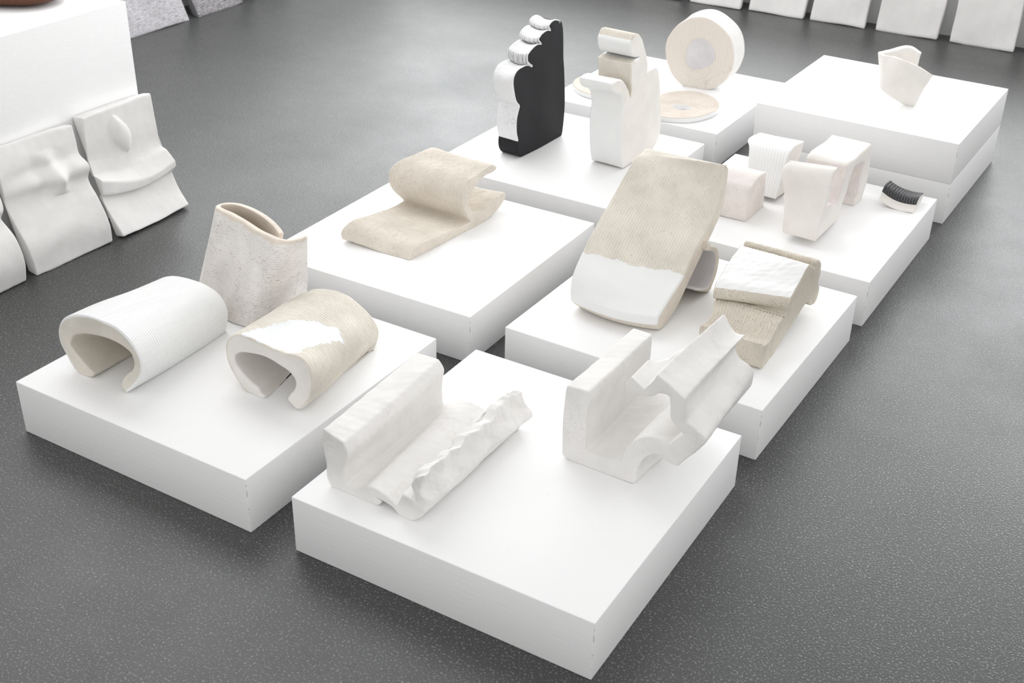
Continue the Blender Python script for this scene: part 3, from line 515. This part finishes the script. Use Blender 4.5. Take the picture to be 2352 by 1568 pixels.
# standing ring and flat discs
def make_ringface():
    m, nt, b = mat('combed_ring_face_clay', (0.80, 0.745, 0.68), 0.85, 0.25)
    v = coords(nt); s = N(nt, 'ShaderNodeSeparateXYZ'); nt.links.new(v, s.inputs[0])
    wob_ = noise(nt, v, 9, 3)
    ph = math_(nt, 'ADD', math_(nt, 'MULTIPLY', s.outputs[0], 620), math_(nt, 'MULTIPLY', wob_, 9))
    wv = math_(nt, 'SINE', ph)
    ck = N(nt, 'ShaderNodeTexVoronoi', feature='DISTANCE_TO_EDGE'); ck.inputs['Scale'].default_value = 7
    nv = N(nt, 'ShaderNodeVectorMath', operation='MULTIPLY_ADD'); nn = N(nt, 'ShaderNodeTexNoise'); nn.inputs['Scale'].default_value = 22
    nt.links.new(v, nn.inputs['Vector']); nt.links.new(nn.outputs['Color'], nv.inputs[0]); nv.inputs[1].default_value = (0.05, 0.05, 0.05); nt.links.new(v, nv.inputs[2])
    nt.links.new(nv.outputs[0], ck.inputs['Vector'])
    crack = math_(nt, 'MULTIPLY', ramp(nt, ck.outputs['Distance'], [(0.0, g(0.55)), (0.006, g(0))]), ramp(nt, noise(nt, v, 8, 2), [(0.48, g(0)), (0.56, g(1))]))
    col = mix(nt, math_(nt, 'MULTIPLY', math_(nt, 'ADD', wv, 1.0), 0.12), (0.80, 0.745, 0.68, 1), (0.72, 0.64, 0.55, 1))
    col = mix(nt, crack, col, (0.45, 0.36, 0.27, 1)); nt.links.new(col, b.inputs['Base Color'])
    bump(nt, b, wv, 0.0006)
    return m
M_RING = make_ringface()
t = empty('clay_ring', (-1.79, 4.45, HG), 'large clay ring standing on edge with combed cream face and lilac-grey plugged centre', 'sculpture')
loft('clay_ring', D['G1'], {0: M_RING, 1: M_WHITE}, (-1.79, 4.45, HG), base=HG+0.0006, step=0.006, m=40, cap_r=0.006, lumps=(0.09, 0.003), fine=(0.012, 0.0005), smooth=4, seed=20,
     parent=t, part='ring_face', parts={1: 'outer_rim'}, split=lambda rg, i, tt, c: (1 if (i >= 0 and tt > 0.03) else 0))
def plug():
    n = 40; V = []; F = []
    for k, (rr, dy) in enumerate(((1.0, 0.004), (0.96, -0.0035), (0.80, -0.0045), (0.45, -0.002), (0.0, -0.001))):
        for i in range(n):
            a = 2*math.pi*i/n; w = 1+0.07*math.sin(2*a+0.6)+0.06*math.sin(3*a+2)
            x = 0.057*rr*w*math.cos(a); z = 0.065*rr*w*math.sin(a)
            V.append((-1.797+x*math.cos(0.14), 4.383+dy+x*math.sin(0.14), 0.272+z))
    for k in range(4):
        for i in range(n):
            j = (i+1) % n; F.append((k*n+i, k*n+j, (k+1)*n+j, (k+1)*n+i))
    return V, F
V, Fc = plug(); o = link_mesh('centre_plug', V, Fc, M_LILAC, t, (-1.79, 4.45, HG), recalc=True); o['label'] = 'smooth lilac-grey glazed plug in the middle of the ring'

def disc(name, label, cx, cy, rx, ry, th, hole, seed, rot=0.0):
    n = 110; z0 = HG+0.0006
    rings = [(1.0, 0, 0.003), (1.0, 0, th-0.005), (1.0, -0.0015, th-0.0015), (1.0, -0.005, th)]
    steps = 9; V = []; F = []; MI = []
    def rad(a, f): return f*(1+0.025*math.sin(2*a+seed)+0.02*math.sin(3*a+2*seed)+0.008*math.sin(7*a+seed))
    def hr(a): return 1+0.05*math.sin(4*a+1)+0.03*math.sin(9*a)
    def P(a, q, off, z):
        x, y = math.cos(a), math.sin(a)
        X = rad(a, 1)*(rx+off)*x; Y = rad(a, 1)*(ry+off)*y
        if hole:
            hx, hy, hw, hh = hole; HX = hx+hw*hr(a)*x; HY = hy+hh*hr(a)*y
        else: HX = HY = 0.0
        X, Y = HX*(1-q)+X*q, HY*(1-q)+Y*q
        c, s_ = math.cos(rot), math.sin(rot)
        return (cx+X*c-Y*s_, cy+X*s_+Y*c, z0+z)
    prof = [(1.0, -0.004, 0.0), (1.0, 0, 0.004), (1.0, 0, th-0.005), (1.0, -0.0015, th-0.0015)]
    prof += [(1-k/steps if (hole or k < steps) else 0.02, -0.005, th+0.0012*math.sin(k*2.1+seed)) for k in range(steps+1)]
    if hole: prof += [(0.0, -0.005, th-0.003), (0.0, -0.005, 0.0)]
    for q, off, z in prof:
        for i in range(n): V.append(P(2*math.pi*i/n, q, off, z))
    R_ = len(prof)
    for k in range(R_-1 if not hole else R_):
        for i in range(n):
            j = (i+1) % n; a, b = k*n, ((k+1) % R_)*n
            F.append((a+i, a+j, b+j, b+i)); MI.append(0 if 3 <= k < 3+steps+1 else 1)
    if not hole: F.append([(R_-1)*n+i for i in range(n)]); MI.append(0); F.append([i for i in range(n)][::-1]); MI.append(1)
    VV = np.array(V); top = VV[:, 2] > z0+th*0.7; VV[top] += lump(VV[top], 0.05, 0.0016, seed)*[0, 0, 1]
    o = link_mesh(name, VV, F, [M_DISC, M_WGLAZE], None, (cx, cy, HG), recalc=True)
    o.data.polygons.foreach_set('material_index', MI)
    return props(o, label, 'sculpture')
M_DISC = clay('stippled_disc_clay', (0.75, 0.68, 0.60), pit=(0.62, 0.52, 0.42), pits=0.6, pscale=200, grain=0.002)
disc('clay_disc', 'flat oval clay disc with a ragged hole, lying in front of the standing ring', -1.742, 4.125, 0.128, 0.172, 0.019, (0.012, -0.033, 0.037, 0.031), 1.0)
disc('clay_disc', 'flat round clay disc lying partly hidden behind the chair-like sculpture', -2.085, 4.175, 0.13, 0.150, 0.018, None, 2.3)

# tilted cup form: bottom loop -> top loop
def K3(l): return [[int(round(c*1000)) for c in (*a, *b)]+[0] for a, b in l]
cup = K3([((-0.925, 4.228, 0.282), (-0.880, 4.222, 0.402)), ((-0.960, 4.222, 0.282), (-0.935, 4.212, 0.424)), ((-0.995, 4.222, 0.296), (-0.990, 4.216, 0.434)),
          ((-1.040, 4.232, 0.312), (-1.035, 4.236, 0.436)), ((-1.062, 4.250, 0.322), (-1.068, 4.250, 0.430)), ((-1.066, 4.285, 0.330), (-1.098, 4.290, 0.428)),
          ((-1.040, 4.320, 0.335), (-1.070, 4.335, 0.432)), ((-1.000, 4.330, 0.330), (-1.005, 4.350, 0.455)), ((-0.965, 4.322, 0.320), (-0.960, 4.340, 0.440)),
          ((-0.965, 4.308, 0.320), (-0.963, 4.322, 0.438)), ((-1.000, 4.314, 0.330), (-1.003, 4.330, 0.452)), ((-1.032, 4.304, 0.335), (-1.058, 4.318, 0.430)),
          ((-1.048, 4.282, 0.330), (-1.080, 4.286, 0.426)), ((-1.044, 4.262, 0.322), (-1.052, 4.264, 0.428)), ((-1.028, 4.248, 0.312), (-1.026, 4.252, 0.434)),
          ((-0.990, 4.238, 0.296), (-0.988, 4.232, 0.432)), ((-0.960, 4.238, 0.284), (-0.935, 4.228, 0.422)), ((-0.928, 4.240, 0.284), (-0.884, 4.236, 0.400))])
D['H1'] = cup
def cupw(V):
    V = V.copy(); u = np.clip((V[:, 2]-0.28)/0.16, 0, 1)
    fr = np.exp(-((V[:, 1]-4.23)/0.03)**2)
    V[:, 1] -= 0.016*np.sin(np.pi*u)*fr
    return V
s1('cup_form', 'H1', (-0.98, 4.27, 2*H), 'thin bone clay sheet bent into a tilted cup, balancing on one corner', cat='sculpture',
   mats={0: M_BODY, 1: M_WHITE}, base=2*H+0.0008, m=44, step=0.004, cap_r=0.003, lumps=(0.06, 0.004), fine=(0.012, 0.0006), smooth=3, seed=21, warp=cupw,
   split=lambda rg, i, tt, c: 1 if (c[1] > 4.29 and tt > 0.93) else 0)

# relief tiles leaning on the tall plinth
def tile_keys(key, back_top, th=0.045, up=None):
    f = [k[:6]+[1] for k in D[key]]
    bt, bb = f[0], f[-1]
    q = [[bb[0]-int(th*900), bb[1], 6, bb[3]-int(th*900), bb[4], 6, 0], [int(back_top*1000), bt[1], bt[2]-6, int(back_top*1000), bt[4], bt[5]-6, 0]]
    return f+q
def gauss(y, z, cy, cz, sy, sz, rot=0.0):
    c, s_ = math.cos(rot), math.sin(rot); a = (y-cy)*c+(z-cz)*s_; b = -(y-cy)*s_+(z-cz)*c
    return np.exp(-(a/sy)**2-(b/sz)**2)
def t1w(V):
    V = V.copy(); y, z = V[:, 1], V[:, 2]; fr = V[:, 0] > -2.975
    t_ = np.clip((y-2.375)/0.292, 0, 1)
    V[:, 2] -= 0.030*4*t_*(1-t_)*np.exp(-((z-0.165)/0.05)**2)*fr
    V[:, 0] -= 0.008*4*t_*(1-t_)*np.exp(-((z-0.165)/0.03)**2)*fr
    zz = (z-0.287)/0.066; yy = (y-2.515+0.02*zz)/0.034           # pointed leaf-shaped swelling
    env = np.clip(1-zz**2, 0.0001, 1); e = np.abs(yy)/env
    V[:, 0] += 0.019*np.sqrt(np.clip(1-e**2, 0, 1))*env**0.5*fr
    return V
def t2w(V):
    V = V.copy(); y, z = V[:, 1], V[:, 2]; fr = (V[:, 0] > -2.975)*1.0
    V[:, 0] -= 0.016*gauss(y, z, 2.20, 0.268, 0.11, 0.020)*fr
    zz = (z-0.252)/0.068; yy = (y-2.231+0.010*zz)/0.024          # finger-like ridge, blunt lower end
    V[:, 0] += 0.030*np.exp(-yy**2)*np.clip(1-np.abs(zz)**3.5, 0, 1)**0.8*np.clip(0.75-0.35*zz, 0, 1.1)*fr
    V[:, 0] -= 0.006*(np.exp(-((yy-2.0)/0.8)**2)+np.exp(-((yy+2.0)/0.8)**2))*np.clip(1-zz**2, 0, 1)*fr
    V[:, 0] += 0.012*gauss(y, z, 2.16, 0.10, 0.09, 0.04, 0.4)*fr
    return V
GT = 'relief tiles leaning on the tall plinth'
D['T1k'] = tile_keys('T1', T_X+0.003); D['T2k'] = tile_keys('T2', T_X+0.003)
D['T3k'] = [[-2950, 1730, 372, -2950, 2030, 372, 1], [-2940, 1730, 300, -2940, 2030, 290, 1], [-2918, 1730, 240, -2912, 2024, 230, 1], [-2905, 1730, 210, -2906, 2018, 213, 1],
            [-2930, 1730, 175, -2926, 2018, 185, 1], [-2880, 1730, 140, -2881, 2018, 147, 1], [-2868, 1730, 125, -2869, 2018, 130, 1], [-2850, 1730, 70, -2852, 2018, 72, 1],
            [-2862, 1730, 0, -2864, 2018, 0, 1], [-2903, 1730, 6, -2903, 2018, 6, 0], [-2997, 1730, 366, -2997, 2030, 366, 0]]
for key, y, lab, wf, sd in (('T1k', 2.52, 'white relief tile with a pointed leaf bump and a projecting lip', t1w, 31),
                            ('T2k', 2.2, 'white relief tile with a finger-like ridge over a rounded swelling', t2w, 32),
                            ('T3k', 1.88, 'white relief tile leaning on the tall plinth, cut off by the left photo edge', None, 33)):
    o = loft('relief_tile', D[key], {0: M_TILE, 1: M_TILE}, (-2.92, y, 0), base=0.0006, step=0.005, m=70, cap_r=0.003, lumps=(0.10, 0.002), fine=(0.02, 0.0004), smooth=2, seed=sd, warp=wf,
             ribs=0.006, amp=0.00025, ribreg=(1,), wob=0.3)
    props(o, lab, 'tile', GT)

# back left: tiles with printed wood grain leaning on the wall
def lean_x(xf, y0, y1, h, th, dx):
    f = [(xf-dx, h), (xf-dx*0.66, h*0.66), (xf-dx*0.3, h*0.3), (xf, 0.0), (xf-th, 0.006), (xf-dx-th, h-0.004)]
    return [[int(x*1000), int(y0*1000), int(z*1000), int(x*1000), int(y1*1000), int(z*1000), 0] for x, z in f]
for y0, y1, mt, lab, sd in ((3.90, 4.293, M_WOODL, 'pale grey clay tile with woodgrain imprint, partly hidden behind the tall plinth', 41),
                            (4.355, 4.68, M_WOODD, 'dark woodgrain clay tile with a grey side, next to the pale woodgrain one', 42),
                            (4.76, 5.06, M_WOODD, 'dark tile just touching the top edge of the photo, beyond the two woodgrain tiles', 43)):
    o = loft('woodgrain_tile', lean_x(-4.428, y0, y1, 0.38, 0.045, 0.15), {0: mt, 5: M_GREYSIDE}, (-4.46, (y0+y1)/2, 0), base=0.0006, step=0.008, m=40, cap_r=0.004, lumps=(0.12, 0.006),
             smooth=2, seed=sd, split=lambda rg, i, tt, c: 5 if (i < 0 and tt < 0.5) else 0)
    props(o, lab, 'tile', 'woodgrain tiles leaning on the left wall')

# top right: row of white tiles leaning on the back wall
def lean_y(x0, x1, yf, h, th, dy):
    f = [(yf, 0.0), (yf+dy*0.3, h*0.3), (yf+dy*0.66, h*0.66), (yf+dy, h), (yf+dy+th, h-0.004), (yf+th, 0.006)]
    return [[int(x0*1000), int(y*1000), int(z*1000), int(x1*1000), int(y*1000), int(z*1000), 1 if k < 3 else 0] for k, (y, z) in enumerate(f)]
pos = ['leftmost white tile of the back wall row, barely in the photo', 'second white tile from the left on the back wall, short strip in view',
       'third white tile from the left on the back wall, faint slanted lines', 'fourth white tile from the left on the back wall, faint horizontal lines',
       'fifth white tile from the left on the back wall, with combed curved ribs', 'sixth white tile from the left on the back wall, largest one in view',
       'rightmost white tile on the back wall, only a sliver at the photo edge']
wt = [(-2.90, -2.62, 6.03, 0.02), (-2.565, -2.285, 6.045, 0.02), (-2.245, -1.955, 6.065, 0.015), (-1.925, -1.645, 6.08, 0.015), (-1.590, -1.290, 6.09, 0.01), (-1.232, -0.940, 6.10, 0.005), (-0.885, -0.60, 6.13, 0.0)]
for k, (x0, x1, yf, skew) in enumerate(wt):
    ks = lean_y(x0, x1, yf, 0.37, 0.032, 6.212-0.032-yf-0.006)
    o = loft('wall_tile', ks, {0: M_TILE, 1: M_TILE}, ((x0+x1)/2, yf, 0), base=0.0006, step=0.008, m=80, cap_r=0.004, lumps=(0.11, 0.004), smooth=2, seed=50+k,
             ribs=(0.009 if k in (4, 5) else None), amp=0.0006, ribreg=(1,))
    props(o, lab if False else pos[k], 'tile', 'white tiles leaning on the back wall')

# brown glazed piece lying on the tall plinth
def brown():
    n = 40; V = []; F = []
    S = 12
    for k in range(S+1):
        u = k/S; a0 = math.pi*u
        for i in range(n):
            a = 2*math.pi*i/n
            rx = 0.15*math.sin(a0)**0.55; rz = 0.035*math.sin(a0)**0.7
            y = -0.11*math.cos(a0)
            x = rx*math.copysign(abs(math.cos(a))**0.8, math.cos(a)); z = rz*math.copysign(abs(math.sin(a))**0.8, math.sin(a))
            V.append((x, y, max(z+0.03, 0.0)+0.18*x*x+0.06*y*y))
    for k in range(S):
        for i in range(n):
            j = (i+1) % n; F.append((k*n+i, k*n+j, (k+1)*n+j, (k+1)*n+i))
    V = np.array(V)
    c, s_ = math.cos(0.5), math.sin(0.5)
    return np.stack([V[:, 0]*c-V[:, 1]*s_, V[:, 0]*s_+V[:, 1]*c, V[:, 2]], 1), F
V, Fc = brown(); V[:, 2] -= V[:, 2].min()-0.001
V = V+np.array([-3.27, 2.47, T_H]); o = link_mesh('glazed_piece', V, Fc, M_BROWN, None, (-3.27, 2.47, T_H), recalc=True)
props(o, 'speckled brown glazed piece on top of the tall plinth at the upper left corner', 'sculpture')
